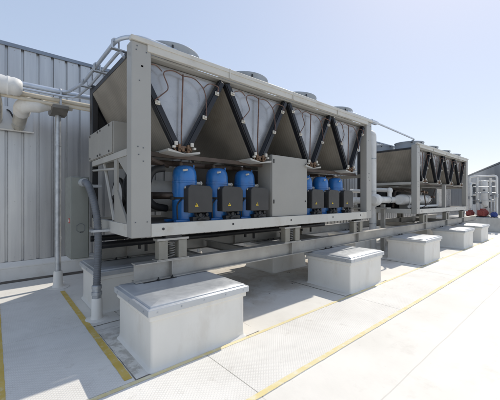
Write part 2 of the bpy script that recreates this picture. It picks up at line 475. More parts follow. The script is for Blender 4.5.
# ------------------------------------------------------------------ chiller
def make_chiller():
    r = thing('rooftop_chiller', 'large near air cooled chiller with blue compressors, grey frame and copper pipes in V coils', 'chiller', (1.30, 3.75, 1.254), 'air cooled chillers on the roof')
    L, W, H = 6.17, 2.12, 2.536
    # corner posts with screws
    for (x0, y0) in ((0, 0), (L-.255, 0), (0, W-.18), (L-.255, W-.18)):
        k = MB(); e_ = (0 if x0 == 0 else .155) if y0 else 0; k.box(x0+e_, y0, 0, x0+e_+(.10 if y0 else .255), y0+.18, H-.05)
        po = k.build('corner_post', M['black' if (y0 and x0 == 0) else 'post'], r, bevel=.012)  # rear left post coloured black for the shadow it stands in
        if y0 == 0:
            k = MB()
            for (sx, sz) in ((.06, 2.38), (.19, 2.38), (.07, 2.43), (.08, 1.16), (.15, 1.15), (.09, 1.06), (.15, .98), (.05, .2), (.2, .2), (.1, 2.0)):
                k.lathe((x0+sx, y0-.003, sz), [(.008, -.003), (.008, .004)], 8, 'y')
            k.pieces('screw', M['screendark'], po)
    # base frame
    k = MB(); k.box(.257, .0, .0, L-.257, .07, .17); k.box(.257, .07, 0, L-.257, .11, .012); k.build('base_rail', M['baserail'], r, bevel=.005)
    k = MB(); k.box(.102, W-.07, .0, L-.102, W, .17); k.build('base_rail', M['baserail'], r, bevel=.005)
    for x0 in (0.003, L-.073):
        k = MB(); k.box(x0, .182, 0, x0+.07, W-.182, .17); k.build('base_rail', M['baserail'], r, bevel=.005)
    for x0 in (1.5, 3.0, 4.55):
        k = MB(); k.box(x0-.05, .112, .01, x0+.05, W-.072, .115); k.build('cross_member', M['rail'], r, smooth=0)
    k = MB(); k.box(.08, .075, .12, L-.08, W-.45, .15); k.build('deck_plate', M['darkpanel'], r, smooth=0)
    k = MB()
    for bx in (.42, 1.6, 3.0, 4.4, 5.6): k.lathe((bx, -.001, .095), [(.018, -.004), (.018, .01)], 12, 'y')
    k.pieces('lifting_hole', M['black'], r)
    # top frame
    k = MB(); k.box(.20, -.016, 2.398, L-.20, .05, H-.002); k.box(-.012, -.03, H-.05, L+.012, .05, H+.006)
    fas = k.build('top_fascia', M['baserail'], r, bevel=.006)
    k = MB()
    for jx in (1.52, 3.04, 4.56): k.box(jx-.012, -.034, 2.40, jx+.012, -.0165, H+.012)
    k.pieces('joint_cover', M['baserail'], fas, bevel=.002)
    k = MB(); k.box(.20, W-.05, 2.398, L-.20, W+.016, H); k.build('top_fascia', M['baserail'], r, bevel=.006)
    k = MB(); k.box(.03, .052, 2.362, L-.03, W-.052, 2.395); k.build('fan_deck', M['cabinet'], r, smooth=0)
    for x0 in (.0, L-.05):
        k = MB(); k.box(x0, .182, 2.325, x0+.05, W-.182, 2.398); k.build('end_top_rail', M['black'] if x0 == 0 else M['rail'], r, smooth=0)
        k = MB(); k.box(x0, .182, 1.06, x0+.06, W-.182, 1.15); k.build('end_mid_rail', M['rail'], r, bevel=.004)
    k = MB(); k.box(.257, .30, 1.10, L-.257, .36, 1.165); k.build('mid_rail', M['brown'], r, smooth=0)
    k = MB(); k.box(.257, W-.15, 1.06, L-.257, W-.10, 1.15); k.build('mid_rail', M['rail'], r, smooth=0)
    k = MB(); k.prism([(.105, 1.16), (.70, 1.16), (.62, 1.25), (.105, 2.2)], W-.055, W-.045); k.prism([(5.25, 1.16), (6.06, 1.16), (6.06, 2.2), (5.9, 2.2)], W-.055, W-.045)
    k.pieces('rear_shade_plate', M['black'], r, smooth=0)  # black sheets added for the shading beside the rear coil headers
    # V coils
    zt, zb = 2.35, 1.215
    for cx in (.74, 2.222, 3.705, 5.187):
        for s in (-1, 1):
            top = cx+s*.695; bot = cx+s*.075
            d = Vector((top-bot, zt-zb)).normalized(); nn = Vector((d.y, -d.x))*s
            hw = .045
            def quad(w0, w1, lo=0., hi=1.):
                a = Vector((bot, zb))+Vector((top-bot, zt-zb))*lo; b_ = Vector((bot, zb))+Vector((top-bot, zt-zb))*hi
                return [tuple(a+nn*w0), tuple(b_+nn*w0), tuple(b_+nn*w1), tuple(a+nn*w1)]
            k = MB(); k.prism(quad(-hw, hw), .145, W-.14); coil = k.build('coil', M['coil'], r, smooth=0)
            k = MB(); k.prism(quad(-.05, .05, -.01, .995), .055, .143); k.prism(quad(-.034, .034, .02, .98), .04, .0545)
            k.build('coil_header', M['bluebar'], coil, bevel=.006)
            k = MB(); k.prism(quad(-.05, .05, 0, 1), W-.138, W-.06); k.build('coil_header', M['bluebar'], coil, smooth=0)
            k = MB()
            for t in ((.50, .86) if s < 0 else (.44, .80)):
                pz = zb+(zt-zb)*t; pxx = bot+(top-bot)*t
                k.cut(); k.box(pxx-.035, .024, pz-.028, pxx+.035, .039, pz+.028); k.box(pxx-.015, -.0, pz-.014, pxx+.02, .0235, pz+.014)
            k.pieces('header_bracket', M['bracket'], coil, bevel=.003)
        k = MB(); k.prism([(cx-.045, zb+.03), (cx+.045, zb+.03), (cx+.64, zt), (cx-.64, zt)], .165, .18); k.build('coil_end_plate', M['coil_face'], r, smooth=0)
        k = MB(); k.prism([(cx-.045, zb+.03), (cx+.045, zb+.03), (cx+.64, zt), (cx-.64, zt)], W-.18, W-.165); k.build('coil_end_plate', M['coil_face'], r, smooth=0)
        # drip tray
        k = MB(); k.prism([(cx-.25, 1.155), (cx-.24, 1.15), (cx, 1.125), (cx+.24, 1.15), (cx+.25, 1.155), (cx+.25, 1.185), (cx+.244, 1.185), (cx, 1.135), (cx-.244, 1.185), (cx-.25, 1.185)], -.0, W-.1)
        k.build('drip_tray', M['rail'], r, smooth=0)
        # copper
        k = MB(); yy = .10
        def T(path, rad=.0078): k.tube(fillet(path, .07, 5), rad, 8)
        T([(cx+.0, yy, zb-.02), (cx+.0, yy, 1.5), (cx+.02, yy-.01, 2.285)], .011)
        T([(cx+.02, yy, 2.27), (cx-.14, yy-.02, 2.30), (cx-.30, yy-.02, 2.235), (cx-.20, yy-.03, 2.02), (cx-.43, .01, 1.80)])
        T([(cx-.30, yy-.02, 2.235), (cx-.40, yy-.02, 2.31), (cx-.60, .02, 2.215)])
        T([(cx+.02, yy, 2.27), (cx+.20, yy-.02, 2.28), (cx+.36, yy-.02, 2.17), (cx+.40, yy-.03, 2.02), (cx+.36, .01, 1.70)])
        T([(cx+.36, yy-.02, 2.17), (cx+.45, yy-.03, 2.27), (cx+.60, .0, 2.22), (cx+.56, .01, 2.13)])
        k.build('copper_pipe', M['copper'], r)
        # valve cluster at the V's foot
        k = MB()
        k.lathe((cx, .06, zb-.045), [(.03, 0), (.034, .02), (.034, .06), (.02, .08)], 10)
        k.cyl((cx-.13, .05, zb+.02), (cx+.13, .05, zb+.02), .016, 8)
        for s in (-1, 1):
            k.cyl((cx+s*.07, .03, zb-.06), (cx+s*.07, .03, zb+.05), .022, 8)
            k.cyl((cx+s*.07, -.03, zb-.02), (cx+s*.07, .06, zb-.02), .013, 8)
            k.tube(fillet([(cx+s*.03, .07, zb-.03), (cx+s*.10, .04, zb-.07), (cx+s*.14, .05, zb+.0)], .03, 4), .012, 8)
        vc = k.build('valve_cluster', M['brass'], r)
        k = MB()
        for s in (-1, 1):
            k.cut(); k.box(cx+s*.125-.022, .0, zb+.03, cx+s*.125+.022, .036, zb+.085); k.box(cx+s*.16-.02, -.01, zb-.01, cx+s*.16+.02, .036, zb+.02)
        k.pieces('valve_bracket', M['bracket'], vc, bevel=.003)
        # fans
        for fy in (.53, 1.59):
            k = MB()
            n = 40; prof = [(.468, 0), (.466, .03), (.463, .08), (.462, .16), (.470, .26), (.485, .28), (.48, .295), (.457, .28), (.447, .225), (.447, .02)]
            k.lathe((cx, fy, 2.396), prof, n, cap=False)
            fan = k.build('fan', M['cowl'], r, smooth=60)
            k = MB()
            for rad in (.10, .18, .26, .34, .405):
                k.tube([(cx+rad*math.cos(2*PI*i/28), fy+rad*math.sin(2*PI*i/28), 2.675) for i in range(29)], .004, 5)
            for q in range(8):
                a = q*PI/4; k.cyl((cx+.05*math.cos(a), fy+.05*math.sin(a), 2.671), (cx+.472*math.cos(a), fy+.472*math.sin(a), 2.66), .005, 5)
            k.build('fan_guard', M['galv'], fan)
            k = MB(); k.lathe((cx, fy, 2.50), [(.0, 0), (.1, 0), (.1, .1), (.06, .13), (0, .13)], 16)
            for q in range(6):
                mt = Matrix.Translation((cx, fy, 2.56)) @ Matrix.Rotation(q*PI/3, 4, 'Z') @ Matrix.Rotation(.45, 4, 'X')
                k.box(.09, -.07, -.006, .40, .07, .006, mt)
            k.build('fan_rotor', M['black'], fan)
            k = MB()
            for a in (.7, 2.3, 3.7, 4.4, 5.4):
                k.lathe((cx+.48*math.cos(a), fy+.48*math.sin(a), 2.61), [(.014, 0), (.014, .035)], 8)
            k.pieces('cowl_clip', M['black'], fan)
    return r

def add_near_parts(r):
    L, W, H = 6.17, 2.12, 2.536
    # compressors
    for cx in (.92, 1.52, 2.12, 3.80, 4.40, 5.00):
        cy = .34; R = .185
        k = MB()
        k.lathe((cx, cy, .155), [(.0, 0), (R*.9, 0), (R*.98, .02), (R, .05), (R, .30), (R*1.02, .305), (R*1.02, .32), (R, .325), (R, .58), (R*1.025, .585), (R*1.025, .615), (R*.99, .62), (R*.985, .70), (R*.93, .765), (R*.80, .815), (R*.55, .845), (R*.2, .855), (0, .856)], 32)
        k.cyl((cx+.13, cy-.05, .93), (cx+.13, cy-.05, 1.02), .012, 8)
        k.box(cx-.24, cy-.2, .153, cx+.24, cy-.12, .19); k.box(cx-.24, cy+.12, .153, cx+.24, cy+.2, .19)
        comp = k.build('compressor', M['blue'], r, smooth=40)
        k = MB()
        k.lathe((cx, cy, .49), [(R+.001, 0), (R+.006, .004), (R+.006, .03), (R+.001, .034)], 32, cap=False); k.box(cx-R-.05, cy-.04, .485, cx-R+.0, cy+.01, .53)
        k.build('strap', M['rubber'], comp); k = MB()
        x0, x1_ = cx-.10, cx+.30
        k.prism([(x0, .30), (x1_, .30), (x1_+.005, .64), (x1_-.04, .685), (x0+.04, .70), (x0, .655)], .05, .25)
        k.prism([(x0-.006, .295), (x1_+.006, .295), (x1_+.011, .64), (x1_-.036, .692), (x0+.036, .707), (x0-.006, .66)], .03, .048)
        tb = k.build('terminal_box', M['terminal'], comp, bevel=.012)
        k = MB(); k.prism([(cx+.0, .385), (cx+.058, .385), (cx+.029, .437)], .0262, .0288)
        wl = k.build('warning_label', M['yellow'], comp, smooth=0)
        k = MB(); k.prism([(cx+.025, .424), (cx+.034, .418), (cx+.031, .408), (cx+.038, .407), (cx+.025, .391), (cx+.028, .402), (cx+.022, .404)], .0235, .0258)
        k.build('warning_symbol', M['ink'], comp, smooth=0)
        k = MB(); k.tube(fillet([(cx+.05, .12, .31), (cx+.06, .06, .22), (cx+.18, .05, .20), (cx+.30, .12, .19)], .06), .022, 8)
        k.tube(fillet([(cx-.12, .2, .5), (cx-.22, .16, .42), (cx-.20, .18, .2)], .06), .012, 8)
        k.tube(fillet([(cx+.16, .12, .30), (cx+.17, .04, .24), (cx+.05, .03, .19)], .05), .016, 8)
        k.cyl((cx+.10, .03, .255), (cx+.10, .10, .255), .03, 10); k.cyl((cx+.22, .04, .265), (cx+.22, .10, .265), .024, 10)
        k.box(cx-.02, .05, .155, cx+.26, .16, .23)
        k.build('cable', M['rubber'], comp)
        k = MB(); k.cyl((cx+R-.01, cy-.05, .74), (cx+R+.055, cy-.06, .74), .024, 10); k.cyl((cx+R+.055, cy-.06, .74), (cx+R+.075, cy-.06, .74), .034, 8)
        k.cyl((cx-.05, cy-.17, .93), (cx-.13, cy-.21, .915), .016, 8); k.lathe((cx-.09, cy-.192, .65), [(.014, 0), (.014, .03)], 8)
        k.pieces('service_valve', M['bracket'], comp)
        k = MB(); k.tube(fillet([(cx-.06, cy, 1.0), (cx-.06, cy, 1.05), (cx-.06, .62, 1.06)], .05), .028, 10); k.tube(fillet([(cx-.15, cy+.05, .55), (cx-.30, cy+.05, .55), (cx-.30, .8, .55)], .08), .036, 10)
        k.pieces('suction_pipe', M['brown'], comp)
    # header pipes behind the compressors
    k = MB(); k.cyl((.28, .62, 1.06), (2.5, .62, 1.06), .045, 12); k.cyl((3.5, .62, 1.06), (5.5, .62, 1.06), .045, 12); k.cyl((.5, .8, .55), (2.5, .8, .55), .06, 12)
    k.cyl((.30, .14, 1.04), (.72, .50, 1.0), .03, 10)
    k.pieces('header_pipe', M['brown'], r)
    k = MB(); k.box(1.15, .98, .152, 4.5, 1.02, 1.10); k.build('rear_dark_sheet', M['darkpanel'], r, smooth=0)  # dark sheet added so the bay behind the compressors stays dark
    # control cabinet
    k = MB(); k.box(2.53, .07, .16, 3.55, .44, 1.31); cab = k.build('control_cabinet', M['cabinet'], r, bevel=.012)
    k = MB(); k.box(2.535, .045, .175, 3.545, .067, 1.305); k.build('cabinet_door', M['cabinet'], cab, bevel=.006)
    k = MB()
    for z in (.45, 1.19): k.box(2.56, .034, z-.035, 2.585, .0445, z+.035)
    k.pieces('hinge', M['black'], cab, bevel=.003)
    k = MB()
    for z in (.45, 1.19): k.lathe((3.49, .036, z), [(.014, 0), (.018, .009)], 10, 'y')
    k.pieces('latch', M['black'], cab)
    # evaporator barrel
    k = MB(); k.lathe((.24, 1.45, .55), [(.0, 0), (.20, .0), (.27, .05), (.285, .12), (.285, 4.7), (.27, 4.8), (.2, 4.85), (0, 4.85)], 26, 'x'); ev = k.build('evaporator', M['white_ins'], r)
    k = MB()
    for x0 in (.27, .42): k.lathe((x0, 1.45, .55), [(.31, 0), (.31, .035)], 24, 'x')
    k.pieces('flange', M['rubber'], ev)
    k = MB()
    for x0 in (1.2, 4.2): k.box(x0-.05, 1.2, .01, x0+.05, 1.7, .28)
    k.pieces('saddle', M['rail'], ev, smooth=0)
    # black hoses at the left end
    k = MB()
    k.tube(fillet([(.42, .72, .22), (.22, .72, .38), (.14, .75, .72), (.35, .85, .95), (.55, .9, .9)], .18, 7), .042, 12)
    k.tube(fillet([(.60, .35, .95), (.42, .40, .92), (.36, .45, .65), (.45, .52, .4), (.75, .62, .35)], .18, 7), .055, 12)
    k.tube(fillet([(.2, .42, .2), (.14, .6, .30), (.16, .62, .55), (.3, .6, .7)], .12, 7), .028, 10)
    k.pieces('hose', M['rubber'], r)
    k = MB()
    k.tube([(.09+.0, .95+.11*math.cos(a*PI/12), .42+.11*math.sin(a*PI/12)) for a in range(25)], .035, 10); k.build('hose_flange', M['rubber'], r)
    # end support sheet with a triangular opening, and braces
    k = MB(); k.prism([(.38, .172), (.72, .172), (.735, 1.058), (.60, 1.058), (.60, .62), (.42, .40), (.30, .30), (.20, .172)], .01, .035, 'x'); 
    k.prism([(.184, .80), (.60, 1.058), (.184, 1.058)], .012, .033, 'x')
    k.pieces('end_bracket', M['cabinet'], r, smooth=0)
    k = MB(); k.tube([(.05, 1.35, 1.05), (.05, .85, .18)], .028, 8); k.tube([(.02, .74, .93), (.02, 1.93, .99)], .018, 8); k.pieces('end_brace', M['rail'], r)

def add_far_parts(r):
    L, W, H = 6.17, 2.12, 2.536
    k = MB(); k.lathe((.10, .62, .50), [(.0, 0), (.16, .0), (.195, .05), (.205, .12), (.205, 2.6), (.195, 2.7), (.16, 2.75), (0, 2.75)], 26, 'x'); ev = k.build('evaporator', M['white_ins'], r)
    k = MB()
    for x0 in (.5, 1.4, 2.3): k.lathe((x0, .62, .50), [(.213, 0), (.213, .03)], 24, 'x')
    k.pieces('band', M['galv'], ev)
    k = MB()
    for x0 in (.6, 2.3): k.box(x0-.05, .45, .152, x0+.05, .79, .33)
    k.pieces('saddle', M['rail'], ev, smooth=0)
    k = MB(); k.tube(fillet([(.15, .30, .25), (3.0, .30, .25), (3.0, .30, .8)], .12), .055, 12); k.build('water_pipe', M['white_ins'], r)
    k = MB(); k.tube(fillet([(.2, 1.25, .95), (2.6, 1.25, .95)], .1), .05, 12); k.tube(fillet([(.3, .9, .2), (.5, .9, .85), (2.7, .9, .85)], .1), .035, 12)
    k.pieces('header_pipe', M['brown'], r)
    k = MB()
    for path in ([(.4, .28, .16), (.55, .30, .75), (1.6, .32, .80), (1.75, .32, .3)], [(.9, .34, .155), (.9, .34, .9), (1.3, .6, .95)], [(1.2, .25, .2), (2.2, .28, .42), (2.75, .3, .95)], [(.25, .5, .85), (1.1, .45, .72), (2.4, .5, .88)]):
        k.cut(); k.tube(fillet(path, .1, 6), .022, 8)
    k.pieces('refrigerant_line', M['brown'], r)
    k = MB()
    for (x, y, z) in ((.6, .34, .78), (1.5, .33, .82), (2.1, .42, .80), (2.5, .32, .62), (.95, .30, .5)): k.cyl((x, y-.06, z), (x, y+.06, z), .05, 10)
    k.pieces('valve', M['brass'], r)
    k = MB(); k.box(2.95, .02, .172, 3.08, .14, 1.118); k.build('mid_post', M['post'], r, bevel=.006)
    k = MB(); k.box(3.5, .50, .152, 5.45, 1.05, 1.02); cb = k.build('control_cabinet', M['coil_face'], r, bevel=.01)
    k = MB(); k.box(3.52, .478, .17, 4.46, .498, 1.0); k.box(4.48, .478, .17, 5.43, .498, 1.0); k.pieces('cabinet_door', M['coil_face'], cb, bevel=.004)
    k = MB()
    for cx in (.7, 1.4, 2.1): k.lathe((cx, 1.55, .152), [(0, 0), (.17, 0), (.18, .03), (.18, .65), (.15, .78), (.08, .84), (0, .85)], 20)
    k.pieces('compressor', M['rubber'], r)
    k = MB(); k.box(.3, W-.2, .152, L-.3, W-.17, 1.05); k.build('rear_dark_sheet', M['darkpanel'], r, smooth=0)
ch = make_chiller()
ch2 = copy_tree(ch)
add_near_parts(ch); add_far_parts(ch2)
ch2.location = (10.56, 3.75, 1.254); ch2.scale = (1, 1, .93)
ch2['label'] = 'smaller looking farther chiller with its whole left end panel and two fan cowls showing'
# the near chiller alone carries the electrical panel on its left end
k = MB(); k.box(-.004, .735, 1.156, .42, 2.115, 1.622); ep = k.build('end_panel_box', M['cabinet'], ch, bevel=.008)
k = MB(); k.box(-.018, .745, 1.166, -.0045, 1.42, 1.612); k.box(-.018, 1.43, 1.166, -.0045, 2.105, 1.612); k.pieces('panel_door', M['cabinet'], ep, bevel=.004)
k = MB()
for y in (.88, 1.36, 1.52, 2.0):
    for z in (1.20, 1.58): k.lathe((-.026, y, z), [(.018, 0), (.018, .008)], 10, 'x')
k.pieces('panel_latch', M['black'], ep)

# ------------------------------------------------------------------ conduits along the chiller end
k = MB()
cr = thing('conduit_run', 'two galvanised conduits climbing along the top left edge of the near chiller', 'conduit', (1.22, 4.8, 3.7))
def P_(pts): return [Vector(p)-Vector((1.22, 4.8, 3.7)) for p in pts]
k = MB(); k.tube(fillet(P_([(2.6, 3.86, 3.835), (1.42, 3.84, 3.86), (1.20, 3.95, 3.80), (1.20, 5.9, 3.80), (1.08, 6.60, 3.80), (.86, 6.66, 3.80)]), .16, 8), .027, 12)
k.build('conduit', M['conduit'], cr)
k = MB(); k.tube(fillet(P_([(1.29, 3.99, 3.60), (1.275, 4.1, 3.73), (1.275, 5.8, 3.73), (1.2, 6.50, 3.70), (.95, 6.56, 3.70), (-.2, 6.56, 3.70)]), .12, 8), .022, 12)
k.build('conduit', M['conduit'], cr)
for yy in (4.05, 4.95, 5.75):
    k = MB(); o = Vector((1.22, 4.8, 3.7))
    k.box(1.14-o.x, yy-.03-o.y, 3.692-o.z, 1.36-o.x, yy+.03-o.y, 3.706-o.z)
    k.tube([Vector((1.20, yy, 3.80))-o+Vector((.036*math.cos(a), 0, .036*math.sin(a))) for a in [PI*i/8 for i in range(-1, 10)]], .010, 6)
    k.box(1.15-o.x, yy-.02-o.y, 3.70-o.z, 1.165-o.x, yy+.02-o.y, 3.81-o.z); k.box(1.235-o.x, yy-.02-o.y, 3.70-o.z, 1.25-o.x, yy+.02-o.y, 3.81-o.z)
    k.build('clamp', M['galv'], cr)
k = MB(); k.cyl(P_([(1.20, 5.0, 3.80)])[0], P_([(1.20, 5.12, 3.80)])[0], .034, 12); k.build('coupling', M['galv'], cr)

# thin conduit spanning the gap between the chillers
sp = thing('bridging_conduit', 'thin grey conduit spanning the gap between the two chiller tops', 'conduit', (7.3, 3.82, 3.85))
k = MB(); k.tube(fillet([(-.9, 0, .0), (.0, 0, .0), (3.25, .0, -.12), (3.6, .25, -.12)], .15, 6), .026, 10); k.build('conduit', M['conduit'], sp)
k = MB(); k.cyl((.30, 0, -.011), (.62, 0, -.023), .045, 12); k.build('coupling', M['conduit'], sp)
k = MB(); k.box(-.03, -.05, -.10, .03, .05, -.028); k.box(.34, -.03, -.09, .56, .03, -.055); k.build('clamp', M['galv'], sp)

# ------------------------------------------------------------------ pipe rack on the left
ps_lab = ['galvanised pipe stand on white boot beside the side walkway', 'galvanised pipe stand hidden behind the near chiller middle', 'galvanised pipe stand behind the right end of the near chiller']
def make_stand(lb):
    r = thing('pipe_stand', lb, 'pipe stand', (0, 0, 0), 'pipe stands along the wall')
    k = MB(); k.cyl((0, 0, .2), (0, 0, 3.46), .052, 16); po = k.build('pole', M['galv'], r)
    k = MB(); 
    for z in (.95, 1.9, 2.8): k.lathe((0, 0, z), [(.058, 0), (.058, .05)], 16)
    k.pieces('band', M['galv'], po)
    k = MB(); k.lathe((0, 0, .0), [(.2, .003), (.19, .012), (.11, .02), (.085, .06), (.078, .30), (.066, .33), (.055, .33)], 20, cap=False); k.build('boot', M['membrane'], r)
    k = MB(); k.prism([(-.34, 3.47), (-.34, 3.53), (.30, 3.53), (.30, 3.47), (.12, 3.40), (-.12, 3.40)], -.13, .13, 'x'); k.build('saddle', M['saddle'], r, bevel=.004)
    k = MB(); k.tube([Vector((0, -.26+.06*math.cos(a), 3.80+.06*math.sin(a))) for a in [PI*i/8 for i in range(9)]], .014, 6); k.box(-.014, -.335, 3.53, .014, -.307, 3.81); k.box(-.014, -.213, 3.53, .014, -.185, 3.81)
    k.build('u_clamp', M['galv'], r)
    return r
st = make_stand(ps_lab[0]); st.location = (.97, 6.92, 0)
for xx, lb in zip((4.2, 7.4), ps_lab[1:]):
    o = copy_tree(st); o['label'] = lb; o.location = (xx, 6.92, 0)
gp = thing('grey_pipe', 'long grey blue pipe resting above the cream pipes along the corrugated wall', 'pipe', (0, 6.66, 3.80))
k = MB(); k.tube([(-4.5, 0, .0), (9.3, 0, 0)], .052, 14); k.build('tube', M['conduit'], gp)
k = MB(); k.cyl((.97, 0, 0), (1.07, 0, 0), .058, 14); k.cyl((4.2, 0, 0), (4.3, 0, 0), .058, 14); k.pieces('coupling', M['galv'], gp)
pl = ['upper cream pipe of the pair resting on the pipe stand', 'lower cream pipe of the pair resting on the pipe stand', 'rearmost thin cream pipe resting on the pipe stand']
for (y, z, rad), lb in zip(((6.74, 3.655, .042), (6.72, 3.565, .03), (6.86, 3.62, .036)), pl):
    k = MB(); k.tube([(-4.5, y, z), (9.3, y, z)], rad, 12)
    for xx in range(-4, 9, 2): k.cyl((xx+.37, y, z), (xx+.43, y, z), rad*1.12, 12)
    tag(k.build('cream_pipe', M['cream']), lb, 'pipe', 'thin cream pipes on the pipe stands')

bp = thing('insulated_pipe', 'fat white insulated pipe end above the wall plate at the left edge', 'insulated pipe', (.33, 6.62, 3.72))
k = MB()
k.lathe((0, 0, 0), [(.0, .06), (.10, .06), (.135, .03), (.15, -.02), (.158, -.06), (.148, -.09), (.162, -.14), (.15, -.17), (.160, -.22), (.15, -.3), (.152, -5), (0, -5)], 24, 'x')
k.build('jacket', M['white_ins'], bp)
k = MB(); k.tube(fillet([(-.35, .1, -.1), (-.31, .12, -.28), (-.29, 1.34, -.34)], .15, 8), .105, 18); k.build('branch_stub', M['alu'], bp)
bp2 = thing('insulated_elbow', 'lower white insulated elbow tapering right below the cream pipes', 'insulated pipe', (.42, 6.85, 3.50))
k = MB(); path = fillet([(-.01, .28, -.09), (-.01, .02, -.01), (.24, -.02, .02), (.78, .02, .08)], .2, 10)
k.tube(path, .1, 20, rfun=lambda i: .135 if i < 16 else .135-.08*(i-16)/max(1, len(path)-17)); k.build('jacket', M['white_ins'], bp2)
k = MB(); k.tube([(-.01, .27, -.085), (-.02, 1.10, -.2)], .115, 20); k.build('branch_stub', M['alu'], bp2)
k = MB(); k.lathe((-.018, .8, -.155), [(.122, 0), (.122, .04)], 20, 'y'); k.pieces('band', M['galv'], bp2)
wp = thing('wall_plate', 'pale flashing plate where two pipes enter the corrugated wall at left', 'wall plate', (.0, 7.99, 3.2))
k = MB(); k.box(-1.2, -.05, .0, .65, -.002, .48); k.build('plate', M['galv_light'], wp, bevel=.004)
k = MB(); k.box(-1.22, -.085, -.03, .67, -.05, .0); k.build('drip_edge', M['flashing'], wp, bevel=.003)
k = MB(); k.tube(fillet([(.22, -.06, .40), (.26, -.15, .36), (.32, -.17, .22), (.31, -.06, .12)], .1, 6), .016, 8)
tag(k.build('cable_loop', M['rubber'], loc=(0, 7.99, 3.2)), 'short dark cable looping in front of the wall plate', 'cable')

# ------------------------------------------------------------------ disconnect enclosure and flexible conduit
en = thing('electrical_enclosure', 'tall grey green switch enclosure with red label at the left end of the near chiller', 'switch box', (.875, 5.10, .84))
k = MB(); k.box(0, 0, 0, .25, .46, 1.25); k.build('case', M['boxpaint'], en, bevel=.01)
k = MB(); k.box(.012, -.014, .012, .238, -.001, 1.238); k.build('door', M['boxpaint'], en, bevel=.006)
k = MB()
hx = [(.13+.062*math.cos(PI/6+i*PI/3), .47+.075*math.sin(PI/6+i*PI/3)) for i in range(7)]
k.tube([(a, -.0165, b_) for a, b_ in hx], .0032, 6); k.build('hexagon_mark', M['screendark'], en)
k = MB(); k.box(.115, -.0185, .40, .165, -.0155, .413); k.build('name_strip', M['ink'], en, smooth=0)
k = MB(); k.box(-.0045, .05, .545, -.001, .15, .615); lbm = k.build('warning_label', M['labelred'], en, smooth=0)
k = MB(); k.box(-.007, .075, .563, -.0048, .125, .597); k.build('label_text_panel', M['labelwhite'], en, smooth=0)
k = MB(); k.box(.06, .1, -.03, .46, .14, .0); k.box(.06, .34, -.03, .46, .38, .0); k.box(.252, .1, 1.1, .46, .14, 1.14); k.box(.252, .34, 1.1, .46, .38, 1.14); k.pieces('mounting_strut', M['galv'], en, smooth=0)

fx = thing('flexible_conduit', 'ribbed grey flexible conduit curving from the switch enclosure down to a white roof sleeve', 'flexible conduit', (1.14, 4.72, 0))
k = MB(); o = Vector((1.14, 4.72, 0))
path = fillet([Vector(q)-o for q in ((1.03, 5.05, 2.0), (1.07, 4.93, 2.0), (1.14, 4.76, 1.62), (1.16, 4.70, 1.2), (1.14, 4.72, .5))], .25, 16)
# resample densely for the ribs
dense = []
for a, b_ in zip(path[:-1], path[1:]):
    n = max(1, int((b_-a).length/.008))
    dense += [a.lerp(b_, i/n) for i in range(n)]
dense.append(path[-1])
k.tube(dense, .05, 16, rfun=lambda i: .052 if (i//2) % 2 else .048); k.build('flex_tube', M['flex'], fx)
k = MB(); k.lathe((0, 0, .30), [(.062, 0), (.062, .05), (.07, .055), (.07, .10), (.058, .105), (.058, .14), (.068, .145), (.068, .19), (.055, .2)], 18); k.build('coupling', M['galv'], fx)
k = MB(); k.tube([Vector((1.03, 5.095, 2.0))-o, Vector((1.045, 5.0, 2.0))-o], .062, 18); k.build('box_connector', M['galv_light'], fx)
k = MB(); k.lathe((0, 0, 0), [(.17, .003), (.15, .012), (.085, .02), (.076, .05), (.072, .29), (.062, .31), (.05, .31)], 20, cap=False); k.build('roof_sleeve', M['membrane'], fx)
k = MB(); z0 = 1.27; k.box(-.07, -.075, z0, .165, -.06, z0+.035); k.box(-.07, .06, z0, .165, .075, z0+.035); k.box(-.085, -.075, z0, -.07, .075, z0+.035); k.build('clamp', M['galv'], fx, bevel=.002)

# low dark pipes at the left end under the near chiller
for (y, z, rad, lb) in ((5.05, 1.02, .055, 'lower front dark pipe running under the left end of the near chiller'), (5.35, 1.10, .05, 'upper rear dark pipe running under the left end of the near chiller')):
    k = MB(); k.tube([(1.2, y, z), (7.2, y, z)], rad, 14); 
    for xx in (2.0, 4.5, 6.6): k.box(xx-.02, y-.02, .85, xx+.02, y+.02, z-rad*.8)
    tag(k.build('dark_pipe', M['black']), lb, 'pipe', 'dark pipes under the near chiller')

# ------------------------------------------------------------------ pipes between the chillers
rz = thing('insulated_riser', 'white insulated riser pipe with rounded top in the gap between the chillers', 'insulated pipe', (9.75, 4.85, 0))
k = MB(); k.tube(fillet([(0, 0, .02), (0, 0, 4.0), (0, 1.4, 4.0), (0, 1.6, 3.6)], .16, 10), .115, 18); k.build('jacket', M['white_ins'], rz)
k = MB()
for z in (.9, 2.0, 3.1): k.lathe((0, 0, z), [(.121, 0), (.121, .03)], 18)
k.pieces('band', M['galv'], rz)
k = MB(); k.lathe((0, 0, 0), [(.22, .003), (.2, .012), (.14, .02), (.13, .1), (.12, .1)], 18, cap=False); k.build('boot', M['membrane'], rz)
wl_ = thing('water_main', 'fat white insulated water main with capped end entering the farther chiller', 'insulated pipe', (9.35, 4.55, 1.72))
k = MB(); k.lathe((0, 0, 0), [(0, -.19), (.12, -.18), (.185, -.12), (.20, -.02), (.19, .05), (.12, .10), (.11, .5), (.11, 2.1), (0, 2.1)], 22, 'x'); k.build('jacket', M['white_ins'], wl_)
k = MB(); 
for x in (.15, .9, 1.6): k.lathe((x, 0, 0), [(.12, 0), (.12, .04)], 20, 'x')
k.pieces('band', M['galv'], wl_)
k = MB(); k.tube(fillet([(1.0, 0, .1), (1.0, 0, .33), (1.0, .5, .36)], .12, 6), .07, 14); k.lathe((1.0, 0, .32), [(0, -.10), (.08, -.07), (.105, 0), (.08, .08), (0, .11)], 16); k.build('branch_elbow', M['white_ins'], wl_)
